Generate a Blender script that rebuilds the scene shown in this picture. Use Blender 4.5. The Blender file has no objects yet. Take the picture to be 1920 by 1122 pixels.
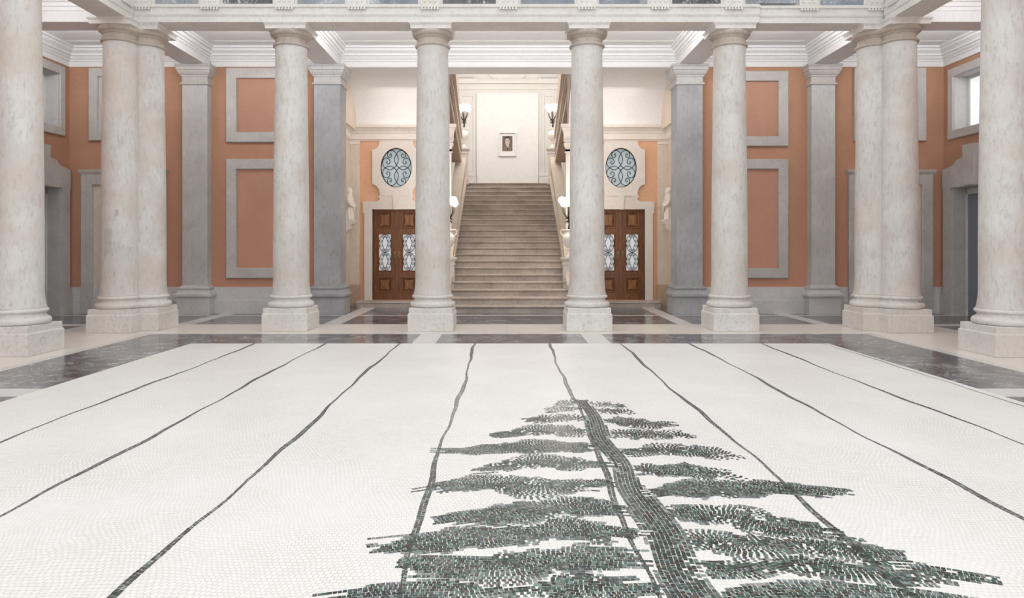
import bpy, math, random
from mathutils import Vector
random.seed(7)
PI = math.pi
SC = bpy.context.scene
COL = SC.collection
F = 1320.0          # focal length in pixels of the 1920 wide frame
EYE = 1.7
C = 0.055           # x of the symmetry axis of the building

# ------------------------------------------------------------------ materials
def new_mat(name):
    m = bpy.data.materials.new(name); m.use_nodes = True
    nt = m.node_tree; nt.nodes.clear()
    out = nt.nodes.new('ShaderNodeOutputMaterial')
    b = nt.nodes.new('ShaderNodeBsdfPrincipled')
    nt.links.new(b.outputs[0], out.inputs[0])
    return m, nt, b

def N(nt, kind, **kw):
    n = nt.nodes.new(kind)
    for k, v in kw.items():
        if k in n.inputs.keys(): n.inputs[k].default_value = v
        else: setattr(n, k, v)
    return n

def coords(nt, rnd=True, scale=(1, 1, 1)):
    tc = N(nt, 'ShaderNodeTexCoord')
    mp = N(nt, 'ShaderNodeMapping')
    mp.inputs['Scale'].default_value = scale
    if rnd:
        oi = N(nt, 'ShaderNodeObjectInfo')
        mu = N(nt, 'ShaderNodeMath', operation='MULTIPLY'); mu.inputs[1].default_value = 37.0
        nt.links.new(oi.outputs['Random'], mu.inputs[0])
        ad = N(nt, 'ShaderNodeVectorMath', operation='ADD')
        nt.links.new(tc.outputs['Object'], ad.inputs[0]); nt.links.new(mu.outputs[0], ad.inputs[1])
        nt.links.new(ad.outputs[0], mp.inputs[0])
    else:
        nt.links.new(tc.outputs['Object'], mp.inputs[0])
    return mp.outputs[0]

def noise(nt, vec, scale, detail=6, rough=.6, dist=0):
    n = N(nt, 'ShaderNodeTexNoise'); n.inputs['Scale'].default_value = scale
    n.inputs['Detail'].default_value = detail; n.inputs['Roughness'].default_value = rough
    n.inputs['Distortion'].default_value = dist
    nt.links.new(vec, n.inputs['Vector']); return n.outputs['Fac']

def ramp(nt, fac, stops):
    r = N(nt, 'ShaderNodeValToRGB'); e = r.color_ramp.elements
    while len(e) < len(stops): e.new(.5)
    for q, (p, c) in zip(e, stops):
        q.position = p; q.color = (*c, 1) if len(c) == 3 else c
    nt.links.new(fac, r.inputs[0]); return r.outputs[0]

def mix(nt, a, b, fac, mode='MIX'):
    m = N(nt, 'ShaderNodeMixRGB', blend_type=mode)
    for i, v in ((1, a), (2, b)):
        if isinstance(v, tuple): m.inputs[i].default_value = (*v, 1)
        else: nt.links.new(v, m.inputs[i])
    if isinstance(fac, float): m.inputs[0].default_value = fac
    else: nt.links.new(fac, m.inputs[0])
    return m.outputs[0]

def bump(nt, b, h, strength=.2, dist=.01):
    n = N(nt, 'ShaderNodeBump'); n.inputs['Strength'].default_value = strength
    n.inputs['Distance'].default_value = dist
    nt.links.new(h, n.inputs['Height']); nt.links.new(n.outputs[0], b.inputs['Normal'])

def stone(name, lo, mid, hi, rough=.65, pit=.35, streak=True, warm=None, bs=.25):
    m, nt, b = new_mat(name)
    v = coords(nt)
    vs = coords(nt, scale=(1, 1, .35))
    big = ramp(nt, noise(nt, v, 1.3, 5, .6, .4), [(.32, mid), (.68, hi)])
    st = noise(nt, vs if streak else v, 16, 9, .75, .15)
    c = mix(nt, big, lo, ramp(nt, st, [(.50, (0, 0, 0)), (.74, (.62, .62, .62))]))
    if warm:
        c = mix(nt, c, warm, ramp(nt, noise(nt, v, .9, 4, .6), [(.45, (0, 0, 0)), (.75, (.8, .8, .8))]))
    sp = noise(nt, v, 38, 5, .75)
    c = mix(nt, c, tuple(x * .6 for x in lo), ramp(nt, sp, [(.60, (0, 0, 0)), (.74, (pit, pit, pit))]))
    nt.links.new(c, b.inputs['Base Color'])
    b.inputs['Roughness'].default_value = rough
    bump(nt, b, mix(nt, st, sp, .5), bs, .006)
    return m

def plaster(name, a, c2, rough=.85, grad=None):
    m, nt, b = new_mat(name)
    v = coords(nt, rnd=False)
    c = ramp(nt, noise(nt, v, .8, 7, .65, .5), [(.35, a), (.68, c2)])
    f = noise(nt, v, 16, 6, .7)
    c = mix(nt, c, tuple(x * .80 for x in a), ramp(nt, f, [(.5, (0, 0, 0)), (.8, (.6, .6, .6))]))
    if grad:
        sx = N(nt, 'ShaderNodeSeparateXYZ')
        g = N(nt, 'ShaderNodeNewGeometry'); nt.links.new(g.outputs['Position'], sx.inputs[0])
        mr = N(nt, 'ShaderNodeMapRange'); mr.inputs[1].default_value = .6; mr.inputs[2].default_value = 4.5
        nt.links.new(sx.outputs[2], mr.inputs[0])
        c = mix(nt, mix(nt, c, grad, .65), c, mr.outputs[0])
    nt.links.new(c, b.inputs['Base Color']); b.inputs['Roughness'].default_value = rough
    bump(nt, b, f, .15, .004)
    return m

def marble(name, base, dark, vein, rough=.16, slab=(1.3, 1.35), veins=1., var=.25):
    m, nt, b = new_mat(name)
    v = coords(nt, rnd=False)
    n1 = noise(nt, v, 1.6, 8, .65, 1.2)
    c = ramp(nt, n1, [(.3, dark), (.7, base)])
    wv = coords(nt, rnd=False, scale=(1, 1.6, 1))
    nn = noise(nt, wv, 2.3, 9, .62, 1.8)
    vv = ramp(nt, nn, [(.478, (0, 0, 0)), (.5, (1, 1, 1)), (.522, (0, 0, 0))])
    msk = ramp(nt, noise(nt, v, 3.1, 3, .5), [(.40, (0, 0, 0)), (.62, (veins, veins, veins))])
    mm = mix(nt, vv, msk, 1.0, 'MULTIPLY')
    c = mix(nt, c, vein, mm)
    n3 = noise(nt, coords(nt, rnd=False, scale=(1.5, 1, 1)), 5.5, 8, .6, 2.2)
    v3 = ramp(nt, n3, [(.488, (0, 0, 0)), (.5, (.8, .8, .8)), (.512, (0, 0, 0))])
    m3 = ramp(nt, noise(nt, v, 1.9, 3, .5), [(.46, (0, 0, 0)), (.60, (veins, veins, veins))])
    c = mix(nt, c, vein, mix(nt, v3, m3, 1.0, 'MULTIPLY'))
    br = N(nt, 'ShaderNodeTexBrick'); br.offset = 0.0
    br.inputs['Color1'].default_value = (1 - var, 1 - var, 1 - var * .8, 1); br.inputs['Color2'].default_value = (1 + var, 1 + var * .9, 1 + var * .85, 1)
    br.inputs['Mortar'].default_value = (.7, .7, .7, 1)
    br.inputs['Scale'].default_value = 1; br.inputs['Mortar Size'].default_value = .004
    br.inputs['Brick Width'].default_value = slab[0]; br.inputs['Row Height'].default_value = slab[1]
    nt.links.new(v, br.inputs['Vector'])
    c = mix(nt, c, br.outputs[0], 1.0, 'MULTIPLY')
    nt.links.new(c, b.inputs['Base Color'])
    b.inputs['Roughness'].default_value = rough
    return m

def flat(name, c, rough=.5, metal=0., emit=0.):
    m, nt, b = new_mat(name)
    v = coords(nt)
    n = noise(nt, v, 8, 4)
    nt.links.new(mix(nt, c, tuple(x * .85 for x in c), n), b.inputs['Base Color'])
    b.inputs['Roughness'].default_value = rough; b.inputs['Metallic'].default_value = metal
    if emit:
        b.inputs['Emission Color'].default_value = (*c, 1); b.inputs['Emission Strength'].default_value = emit
    return m

def wood(name, a, c2, rough=.35):
    m, nt, b = new_mat(name)
    v = coords(nt, scale=(14, 14, 1.2))
    n = noise(nt, v, 2.2, 8, .6, .8)
    nt.links.new(ramp(nt, n, [(.3, a), (.7, c2)]), b.inputs['Base Color'])
    b.inputs['Roughness'].default_value = rough
    bump(nt, b, n, .1, .002)
    return m

def mosaic_white():
    m, nt, b = new_mat('white mosaic')
    v = coords(nt, rnd=False)
    w = N(nt, 'ShaderNodeTexNoise'); w.inputs['Scale'].default_value = .9; w.inputs['Detail'].default_value = 3
    nt.links.new(v, w.inputs['Vector'])
    ws = N(nt, 'ShaderNodeVectorMath', operation='SCALE'); ws.inputs['Scale'].default_value = .35
    nt.links.new(w.outputs['Color'], ws.inputs[0])
    ad = N(nt, 'ShaderNodeVectorMath', operation='ADD')
    nt.links.new(v, ad.inputs[0]); nt.links.new(ws.outputs[0], ad.inputs[1])
    br = N(nt, 'ShaderNodeTexBrick')
    br.inputs['Color1'].default_value = (.86, .845, .81, 1); br.inputs['Color2'].default_value = (.80, .785, .75, 1)
    br.inputs['Mortar'].default_value = (.60, .585, .55, 1)
    br.inputs['Scale'].default_value = 1; br.inputs['Mortar Size'].default_value = .0022
    br.inputs['Brick Width'].default_value = .03; br.inputs['Row Height'].default_value = .034
    nt.links.new(ad.outputs[0], br.inputs['Vector'])
    c = mix(nt, br.outputs[0], (.90, .89, .87), ramp(nt, noise(nt, v, .7, 3), [(.4, (0, 0, 0)), (.7, (.5, .5, .5))]))
    nt.links.new(c, b.inputs['Base Color']); b.inputs['Roughness'].default_value = .45
    bump(nt, b, br.outputs[1], -.12, .003)
    return m

def tesserae():
    m, nt, b = new_mat('dark tesserae')
    a = N(nt, 'ShaderNodeVertexColor', layer_name='Col')
    nt.links.new(a.outputs[0], b.inputs['Base Color'])
    b.inputs['Roughness'].default_value = .3
    return m

MT = dict(
    column=stone('column limestone', (.33, .285, .24), (.62, .59, .555), (.74, .725, .705), warm=(.60, .51, .43), pit=.5),
    entab=stone('entablature limestone', (.46, .42, .37), (.70, .67, .63), (.80, .78, .75), streak=False),
    cap=stone('weathered capital stone', (.25, .195, .15), (.45, .38, .32), (.60, .53, .47), streak=False),
    plinth=stone('plinth limestone', (.32, .27, .22), (.68, .655, .62), (.78, .765, .745), streak=False, warm=(.66, .60, .54)),
    pilaster=stone('grey pilaster stone', (.30, .285, .275), (.47, .455, .445), (.58, .57, .56), pit=.4),
    pier=stone('dark grey pier stone', (.20, .20, .205), (.34, .34, .35), (.46, .46, .475), pit=.4),
    frame=stone('grey window frame stone', (.30, .27, .245), (.46, .43, .405), (.57, .55, .53), streak=False),
    dado=stone('grey dado stone', (.40, .38, .365), (.56, .55, .54), (.66, .65, .64), streak=False),
    warmstone=stone('warm stair hall stone', (.62, .52, .44), (.74, .665, .60), (.81, .755, .70), streak=False, pit=.15),
    tan=stone('tan balustrade stone', (.30, .20, .13), (.45, .32, .225), (.55, .42, .31), streak=False, pit=.12),
    niche=stone('tan pilaster marble', (.50, .40, .31), (.66, .55, .45), (.72, .64, .55), streak=True, pit=.3),
    step=stone('worn step stone', (.14, .105, .085), (.40, .335, .285), (.62, .545, .48), streak=False, pit=.75),
    statue=stone('statue plaster', (.70, .62, .52), (.82, .76, .68), (.86, .82, .76), streak=False, pit=.05),
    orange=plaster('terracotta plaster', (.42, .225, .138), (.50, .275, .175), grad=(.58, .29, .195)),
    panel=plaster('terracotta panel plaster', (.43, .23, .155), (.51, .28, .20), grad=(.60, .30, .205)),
    peach=plaster('peach plaster', (.72, .40, .24), (.78, .47, .31)),
    white=plaster('white ceiling plaster', (.80, .79, .79), (.84, .83, .83)),
    cream=plaster('cream stairwell plaster', (.76, .735, .71), (.82, .80, .78)),
    dark=marble('dark veined marble', (.15, .155, .165), (.05, .052, .056), (.80, .82, .84)),
    beige=marble('beige marble', (.80, .755, .69), (.74, .69, .62), (.86, .83, .79), rough=.28, veins=.3, slab=(1.6, 1.9), var=.05),
    strip=marble('pale grey marble strip', (.72, .705, .69), (.64, .625, .61), (.75, .74, .72), rough=.25, veins=.4, slab=(2.2, 2.2), var=.05),
    mosaic=mosaic_white(), tess=tesserae(),
    wood=wood('walnut door wood', (.095, .030, .009), (.27, .095, .026)),
    wood2=wood('lighter carved wood', (.15, .05, .013), (.36, .15, .045)),
    iron=flat('black wrought iron', (.018, .017, .016), .45, .3),
    brass=flat('brass', (.42, .31, .17), .35, .9),
    pane=flat('frosted door glass', (.82, .84, .87), .25, emit=.22),  # door glass has a slight glow added to brighten it
    ovalglass=flat('grey blue glass', (.50, .57, .60), .2, emit=.35), metope=marble('blue grey marble inlay', (.30, .34, .38), (.20, .23, .27), (.7, .72, .75)),  # oval glass glows faintly, standing in for a lit room behind
    darkglass=flat('dark window glass', (.05, .05, .05), .1),
    daylight=flat('bright daylight pane', (.92, .95, .97), .3, emit=.55),
    winframe=flat('white painted frame', (.74, .74, .71), .5),
    greydoor=flat('grey blue door panel', (.22, .25, .29), .5),
    bulb=flat('glowing globe glass', (1., .93, .82), .3, emit=9.),
    bronze=flat('dark bronze', (.05, .042, .035), .4, .6),
    picwhite=flat('white picture frame', (.90, .895, .885), .5),
    picbrown=flat('brown picture ground', (.17, .13, .11), .6),
    picdark=flat('dark brown paint', (.045, .03, .025), .6),
    piclight=flat('pale sepia paint', (.66, .56, .47), .6),
    picmid=flat('mid brown paint', (.25, .18, .14), .6),
)

# ------------------------------------------------------------------ mesh building
class MB:
    def __init__(s): s.v = []; s.f = []; s.m = []
    def add(s, vs, fs, mi=0):
        o = len(s.v); s.v += [tuple(p) for p in vs]
        for f in fs: s.f.append(tuple(i + o for i in f)); s.m.append(mi)
    def box(s, x0, x1, y0, y1, z0, z1, mi=0):
        s.rect([(0, z0), (0, z1)], x0, x1, y0, y1, mi)
    def rect(s, prof, x0, x1, y0, y1, mi=0, g=(1, 1, 1, 1)):      # rectangle grown by off at every z (g: left, right, front, back)
        vs, fs = [], []
        for off, z in prof:
            l, r, f, b = (off * q for q in g); vs += [(x0 - l, y0 - f, z), (x1 + r, y0 - f, z), (x1 + r, y1 + b, z), (x0 - l, y1 + b, z)]
        n = len(prof)
        for k in range(n - 1):
            for i in range(4):
                j = (i + 1) % 4
                fs.append((k * 4 + i, k * 4 + j, k * 4 + 4 + j, k * 4 + 4 + i))
        fs.append((3, 2, 1, 0)); fs.append(tuple(4 * (n - 1) + i for i in range(4)))
        s.add(vs, fs, mi)
    def lathe(s, prof, cx, cy, n=48, mi=0, caps=True):
        vs, fs = [], []
        for r, z in prof:
            vs += [(cx + r * math.cos(2 * PI * i / n), cy + r * math.sin(2 * PI * i / n), z) for i in range(n)]
        for k in range(len(prof) - 1):
            for i in range(n):
                j = (i + 1) % n
                fs.append((k * n + i, k * n + j, k * n + n + j, k * n + n + i))
        if caps:
            fs.append(tuple(range(n - 1, -1, -1))); fs.append(tuple((len(prof) - 1) * n + i for i in range(n)))
        s.add(vs, fs, mi)
    def prism(s, poly, axis, a, b, mi=0):         # poly: 2d in the other two axes, in xyz order
        def P(p, t): return {'x': (t, p[0], p[1]), 'y': (p[0], t, p[1]), 'z': (p[0], p[1], t)}[axis]
        ar = sum(poly[i][0] * poly[(i + 1) % len(poly)][1] - poly[(i + 1) % len(poly)][0] * poly[i][1] for i in range(len(poly)))
        if (ar < 0) != (axis == 'y'): poly = poly[::-1]
        n = len(poly)
        vs = [P(p, a) for p in poly] + [P(p, b) for p in poly]
        fs = [tuple(range(n - 1, -1, -1)), tuple(range(n, 2 * n))]
        fs += [(i, (i + 1) % n, n + (i + 1) % n, n + i) for i in range(n)]
        s.add(vs, fs, mi)
    def tube(s, pts, r, n=6, mi=0):
        pts = [Vector(p) for p in pts]; m = len(pts)
        rr = r if isinstance(r, (list, tuple)) else [r] * m
        vs, fs = [], []; up = None
        for i, p in enumerate(pts):
            t = (pts[min(i + 1, m - 1)] - pts[max(i - 1, 0)])
            if t.length < 1e-9: t = Vector((0, 0, 1))
            t.normalize()
            if up is None:
                up = Vector((0, 1, 0)) if abs(t.y) < .9 else Vector((1, 0, 0))
            a = t.cross(up)
            if a.length < 1e-6: a = t.cross(Vector((1, .3, .2)))
            a.normalize(); b2 = a.cross(t).normalized(); up = b2
            for k in range(n):
                an = 2 * PI * k / n
                vs.append(p + (a * math.cos(an) + b2 * math.sin(an)) * rr[i])
        for i in range(m - 1):
            for k in range(n):
                q = (k + 1) % n
                fs.append((i * n + k, i * n + q, i * n + n + q, i * n + n + k))
        fs.append(tuple(range(n - 1, -1, -1))); fs.append(tuple((m - 1) * n + k for k in range(n)))
        s.add(vs, fs, mi)
    def ball(s, c, r, n=14, mi=0, sq=(1, 1, 1)):
        vs, fs = [], []; m = n // 2
        for k in range(m + 1):
            a = -PI / 2 + PI * k / m
            rr = max(math.cos(a), 1e-3)
            for i in range(n):
                vs.append((c[0] + r * sq[0] * rr * math.cos(2 * PI * i / n), c[1] + r * sq[1] * rr * math.sin(2 * PI * i / n), c[2] + r * sq[2] * math.sin(a)))
        for k in range(m):
            for i in range(n):
                j = (i + 1) % n
                fs.append((k * n + i, k * n + j, k * n + n + j, k * n + n + i))
        s.add(vs, fs, mi)
    def frame(s, u0, u1, z0, z1, t, back, front, axis='y', ch=.015, bottom=True, mi=0):
        # rectangular stone surround; plane axis 'y' (u = x) or 'x' (u = y)
        def P(u, z, d): return (u, d, z) if axis == 'y' else (d, u, z)
        sg = 1 if back > front else -1
        rings = [(0, back), (0, front + sg * ch), (ch, front), (t - ch, front), (t, front + sg * ch), (t, back)]
        vs, fs = [], []
        for o, d in rings:
            zb = z0 + o if bottom else z0
            vs += [P(u0 + o, zb, d), P(u1 - o, zb, d), P(u1 - o, z1 - o, d), P(u0 + o, z1 - o, d)]
        for k in range(len(rings) - 1):
            for i in range(4):
                if not bottom and i == 0: continue
                j = (i + 1) % 4
                fs.append((k * 4 + i, k * 4 + 4 + i, k * 4 + 4 + j, k * 4 + j))
        s.add(vs, fs, mi)
    def build(s, name, mat, parent=None, smooth=0, bevel=0):
        me = bpy.data.meshes.new(name)
        org = Vector((0, 0, 0)); r = parent
        while r is not None and r.parent is not None: r = r.parent
        if r is not None: org = Vector(r.location)
        me.from_pydata([tuple(Vector(p) - org) for p in s.v], [], s.f)
        mats = mat if isinstance(mat, (list, tuple)) else [mat]
        for m in mats: me.materials.append(MT[m])
        for p, i in zip(me.polygons, s.m): p.material_index = i
        if smooth:
            me.polygons.foreach_set('use_smooth', [True] * len(me.polygons))
            me.set_sharp_from_angle(angle=math.radians(smooth))
        me.update()
        o = bpy.data.objects.new(name, me); COL.objects.link(o)
        if parent is not None: o.parent = parent
        if bevel:
            b = o.modifiers.new('bevel', 'BEVEL'); b.width = bevel; b.segments = 2; b.limit_method = 'ANGLE'
        return o

def thing(name, label, cat, loc=(0, 0, 0), group=None):
    o = bpy.data.objects.new(name, None); COL.objects.link(o); o.location = loc
    o.empty_display_size = .2
    o['label'] = label; o['category'] = cat
    if group: o['group'] = group
    return o
def tag(o, label, cat, group=None):
    o['label'] = label; o['category'] = cat
    if group: o['group'] = group
    return o
def struct_root(name, loc=(0, 0, 0)):
    o = bpy.data.objects.new(name, None); COL.objects.link(o); o.location = loc; o['kind'] = 'structure'; return o
def struct(mb, name, mat, **kw):
    o = mb.build(name, mat, **kw); o['kind'] = 'structure'; return o
def dup(root, loc, label):
    r = root.copy(); COL.objects.link(r); r.location = loc; r['label'] = label
    for ch in list(root.children):
        c = ch.copy(); COL.objects.link(c); c.parent = r
        for g in list(ch.children):
            d = g.copy(); COL.objects.link(d); d.parent = c
    return r
def catmull(pts, n=8):
    out = []; P = [Vector(p) for p in pts]; P = [P[0] * 2 - P[1]] + P + [P[-1] * 2 - P[-2]]
    for i in range(1, len(P) - 2):
        for k in range(n):
            t = k / n
            out.append(.5 * ((2 * P[i]) + (P[i + 1] - P[i - 1]) * t + (2 * P[i - 1] - 5 * P[i] + 4 * P[i + 1] - P[i + 2]) * t * t + (3 * P[i] - P[i - 1] - 3 * P[i + 1] + P[i + 2]) * t ** 3))
    out.append(P[-2]); return out
def arc(cx, cz, rx, rz, a0, a1, n=10):
    return [(cx + rx * math.cos(a0 + (a1 - a0) * i / n), cz + rz * math.sin(a0 + (a1 - a0) * i / n)) for i in range(n + 1)]
def wall_cells(us, zs, holes):
    out = []
    for i in range(len(us) - 1):
        for k in range(len(zs) - 1):
            um, zm = (us[i] + us[i + 1]) / 2, (zs[k] + zs[k + 1]) / 2
            if not any(h[0] < um < h[1] and h[2] < zm < h[3] for h in holes):
                out.append((us[i], us[i + 1], zs[k], zs[k + 1]))
    return out

# ------------------------------------------------------------------ floor
YB, YM, YD, YL = 17.8, 12.26, 13.6, 15.35        # back wall, mosaic edge, band edge, beige edge
XL, XR = -11.06, 11.05
ML, MR = -5.5, 5.6
fl = MB()
NEAR = -6.0
def quad(x0, x1, y0, y1, mi, z=0.): fl.add([(x0, y0, z), (x1, y0, z), (x1, y1, z), (x0, y1, z)], [(0, 1, 2, 3)], mi)
BXL, BXR = -6.87, 6.95
def tiles(x0, x1, y0, y1, strips_x, strips_y, mi=0, ms=2):
    xs = sorted(set([x0, x1] + [c for s in strips_x for c in s if x0 < c < x1]))
    ys = sorted(set([y0, y1] + [c for s in strips_y for c in s if y0 < c < y1]))
    for i in range(len(xs) - 1):
        for k in range(len(ys) - 1):
            xm, ym = (xs[i] + xs[i + 1]) / 2, (ys[k] + ys[k + 1]) / 2
            on = any(a < xm < b for a, b in strips_x) or any(a < ym < b for a, b in strips_y)
            quad(xs[i], xs[i + 1], ys[k], ys[k + 1], ms if on else mi)
# dark border round the mosaic, with pale crossing strips
tiles(ML, MR, YM, YD, [(-1.66, -1.25), (1.43, 1.83)], [])
tiles(BXL, ML, NEAR, YD, [], [(7.95, 8.4), (4.6, 5.05)])
tiles(MR, BXR, NEAR, YD, [], [(7.95, 8.4), (4.6, 5.05)])
quad(ML, MR, NEAR, YM, 1)
# grey kerb line and beige walk under the columns
quad(BXL - .12, BXR + .12, YD, YD + .16, 2)
quad(BXL - .16, BXL, NEAR, YD, 2); quad(BXR, BXR + .16, NEAR, YD, 2)
quad(-8.7, 8.8, YD + .16, YL, 1)
quad(-8.7, BXL - .16, NEAR, YD + .16, 1); quad(BXR + .16, 8.8, NEAR, YD + .16, 1)
# gallery floor: dark slabs framed by pale strips
sx = [(-7.2, -6.85), (-4.0, -3.62), (3.72, 4.07), (6.75, 7.1), (-8.75, -8.6), (8.65, 8.8)]
tiles(-8.7, 8.8, YL, YB + .4, sx, [(17.2, 17.36)])
tiles(XL - 2, -8.7, NEAR, YB + .4, [(-9.0, -8.7)], [(15.0, 15.35), (17.2, 17.36), (11.6, 12.0)])
tiles(8.8, XR + 2, NEAR, YB + .4, [(8.8, 9.1)], [(15.0, 15.35), (17.2, 17.36), (11.6, 12.0)])
tiles(-4.6, 4.7, YB + .4, 20.6, [(-4.0, -3.62), (3.72, 4.07)], [])
o = struct(fl, 'floor', ['dark', 'beige', 'strip'])
sol = o.modifiers.new('thick', 'SOLIDIFY'); sol.thickness = .2; sol.offset = -1

# ------------------------------------------------------------------ mosaic carpet
mos = thing('floor_mosaic', 'huge white stone mosaic floor with a dark green fir tree and black lines', 'mosaic', (.05, 4.0, 0))
mb = MB(); mb.box(ML, MR, NEAR, YM, -.01, .006); mb.build('mosaic_field', 'mosaic', mos)

class Tess:
    def __init__(s): s.v = []; s.f = []; s.c = []; s.occ = {}
    def free(s, x, y, d=.0185):
        k = (int(math.floor(x / .03)), int(math.floor(y / .03)))
        for i in (-1, 0, 1):
            for j in (-1, 0, 1):
                for p in s.occ.get((k[0] + i, k[1] + j), ()):
                    if abs(p[0] - x) < d and abs(p[1] - y) < d * 1.15: return False
        s.occ.setdefault(k, []).append((x, y)); return True
    def tile(s, x, y, t, l, w, col, z=.0075):
        c, sn = math.cos(t), math.sin(t); o = len(s.v)
        for a, b in ((-1, -1), (1, -1), (1, 1), (-1, 1)):
            q, r = a * l + random.uniform(-.002, .002), b * w + random.uniform(-.002, .002)
            s.v.append((x + q * c - r * sn, y + q * sn + r * c, z))
        s.f.append((o, o + 1, o + 2, o + 3)); s.c.append(col)
    def build(s, name, parent):
        me = bpy.data.meshes.new(name); org = Vector(parent.location)
        me.from_pydata([tuple(Vector(p) - org) for p in s.v], [], s.f)
        at = me.color_attributes.new('Col', 'FLOAT_COLOR', 'CORNER')
        buf = []
        for c in s.c: buf += [*c, 1.] * 4
        at.data.foreach_set('color', buf)
        me.materials.append(MT['tess'])
        o = bpy.data.objects.new(name, me); COL.objects.link(o); o.parent = parent; return o
def shade(light=0., green=.5, warm=0.):
    r = random.random()
    if r < .30: c = (.012, .018, .018)
    elif r < .30 + .45 * green: c = (.030, .082, .064)
    elif r < .84: c = (.03, .04, .042)
    else: c = (.14, .19, .175)
    k = random.uniform(.7, 1.35)
    c = [x * k for x in c]
    if random.random() < warm: c = [c[0] + .07, c[1] + .045, c[2] + .02]
    L = (.50, .52, .53)
    return tuple(a * (1 - light) + b * light for a, b in zip(c, L))

def stroke(T, pts, hw, seed, green=.5, pitch=.0265, feather=.30, step=.0235):
    rnd = random.Random(seed)
    P = catmull([(p[0], p[1], 0) for p in pts], 12)
    S = [0.]
    for i in range(1, len(P)): S.append(S[-1] + (P[i] - P[i - 1]).length)
    L = S[-1]; mx = max(hw(u / 40) for u in range(41)) * 1.3
    ph = [rnd.uniform(0, 6.28) for _ in range(6)]
    def edge(u, sg):
        return 1 + .22 * math.sin(u * 7 + ph[0] + sg) + .14 * math.sin(u * 19 + ph[1] * sg) + .08 * math.sin(u * 43 + ph[2] + sg * 2)
    nrow = int(mx / pitch) + 1
    for r in range(-nrow, nrow + 1):
        v = r * pitch; s = rnd.uniform(0, step); i = 0
        ragged = rnd.uniform(-.13, .13)
        while s < L:
            while i < len(P) - 2 and S[i + 1] < s: i += 1
            f = (s - S[i]) / max(S[i + 1] - S[i], 1e-6)
            p = P[i].lerp(P[i + 1], f); t = (P[i + 1] - P[i]).normalized()
            x, y = p.x - t.y * v, p.y + t.x * v
            u = s / L
            h = hw(min(1, max(0, u + ragged * (abs(u - .5) * 2)))) * edge(u, 1 if v > 0 else -1)
            if h > 0 and abs(v) <= h:
                q = abs(v) / h
                li = 0.
                if q > 1 - feather: li = ((q - 1 + feather) / feather) * rnd.uniform(.0, .75)
                li = min(.85, li + max(0, .30 * math.sin(u * 9 + v * 14 + ph[3]) - .12) * rnd.random())
                if T.free(x, y):
                    T.tile(x, y, math.atan2(t.y, t.x), step * .45, pitch * .44, shade(li, green, .05))
            s += step * rnd.uniform(.92, 1.1)

T = Tess(); rg = random.Random(21)
trunk = [(.83, 7.75), (.87, 7.0), (.84, 6.2), (.90, 5.5), (.86, 4.9), (.91, 4.2), (.88, 3.6), (.93, 2.9), (.90, 2.1)]
stroke(T, trunk, lambda u: .055 + .115 * u, 3, .35, feather=.2)
def lens(w, a=.35):
    return lambda u: w * (math.sin(PI * min(1, max(0, u)) ** 1.0) ** .6 * (1 - .15 * u) if 0 < u < 1 else .1)
def bough(y, length, w, side, lift, droop, seed):
    r = random.Random(seed)
    pts = []
    for k in range(6):
        u = k / 5
        pts.append((.86 + side * (.03 + length * u), y + lift * math.sin(PI * u * .8) - droop * u * u + r.uniform(-.05, .05)))
    stroke(T, pts, lens(w * 1.18), seed, .75)
# an own, generic fir: boughs in pairs that grow longer towards the foot
rows = [(7.66, .30, .30, .12), (7.36, .44, .40, .12), (6.92, .66, .74, .16), (6.42, .98, .76, .17), (5.92, 1.46, 1.02, .17), (5.45, 1.10, .86, .16),
        (4.98, 1.50, 1.48, .17), (4.55, 1.28, 1.10, .18), (4.15, 1.62, 1.30, .19), (3.80, 1.42, 1.60, .18), (3.47, 1.75, 1.60, .17), (3.12, 1.8, 1.75, .17), (2.75, 1.9, 1.8, .17), (2.35, 1.95, 1.9, .17)]
for k, (y, ll, lr, w) in enumerate(rows):
    bough(y, ll, w, -1, rg.uniform(-.02, .10), rg.uniform(.10, .24), 100 + k)
    bough(y - .12, lr, w, 1, rg.uniform(0, .12), rg.uniform(.12, .30), 200 + k)
T.build('fir_tree_motif', mos)
for k, lx in enumerate([-4.38, -3.17, -1.88, -.54, .74, 1.97, 3.2, 4.41, 5.50]):
    L = Tess(); y = -1.0; a, b2, c2 = (random.uniform(0, 6) for _ in range(3))
    slim = .6 if k == 8 else 1.
    while y < YM - .02:
        wob = .018 * math.sin(y * 1.1 + a) + .011 * math.sin(y * 3.3 + b2) + .005 * math.sin(y * 8 + c2)
        w = (.0185 + .007 * math.sin(y * 1.9 + c2)) * slim
        for q in (-1, 1):
            r = random.random()
            col = shade(random.uniform(0, .12), .1, .12 if k in (3, 4, 5) else .02)
            xx, yy = lx + wob + q * w * .52, y + (0 if q > 0 else .011)
            L.tile(xx, yy, PI / 2, .0155, w * .47, col, .0066)
        y += .034
    L.build('line', mos)

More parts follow.
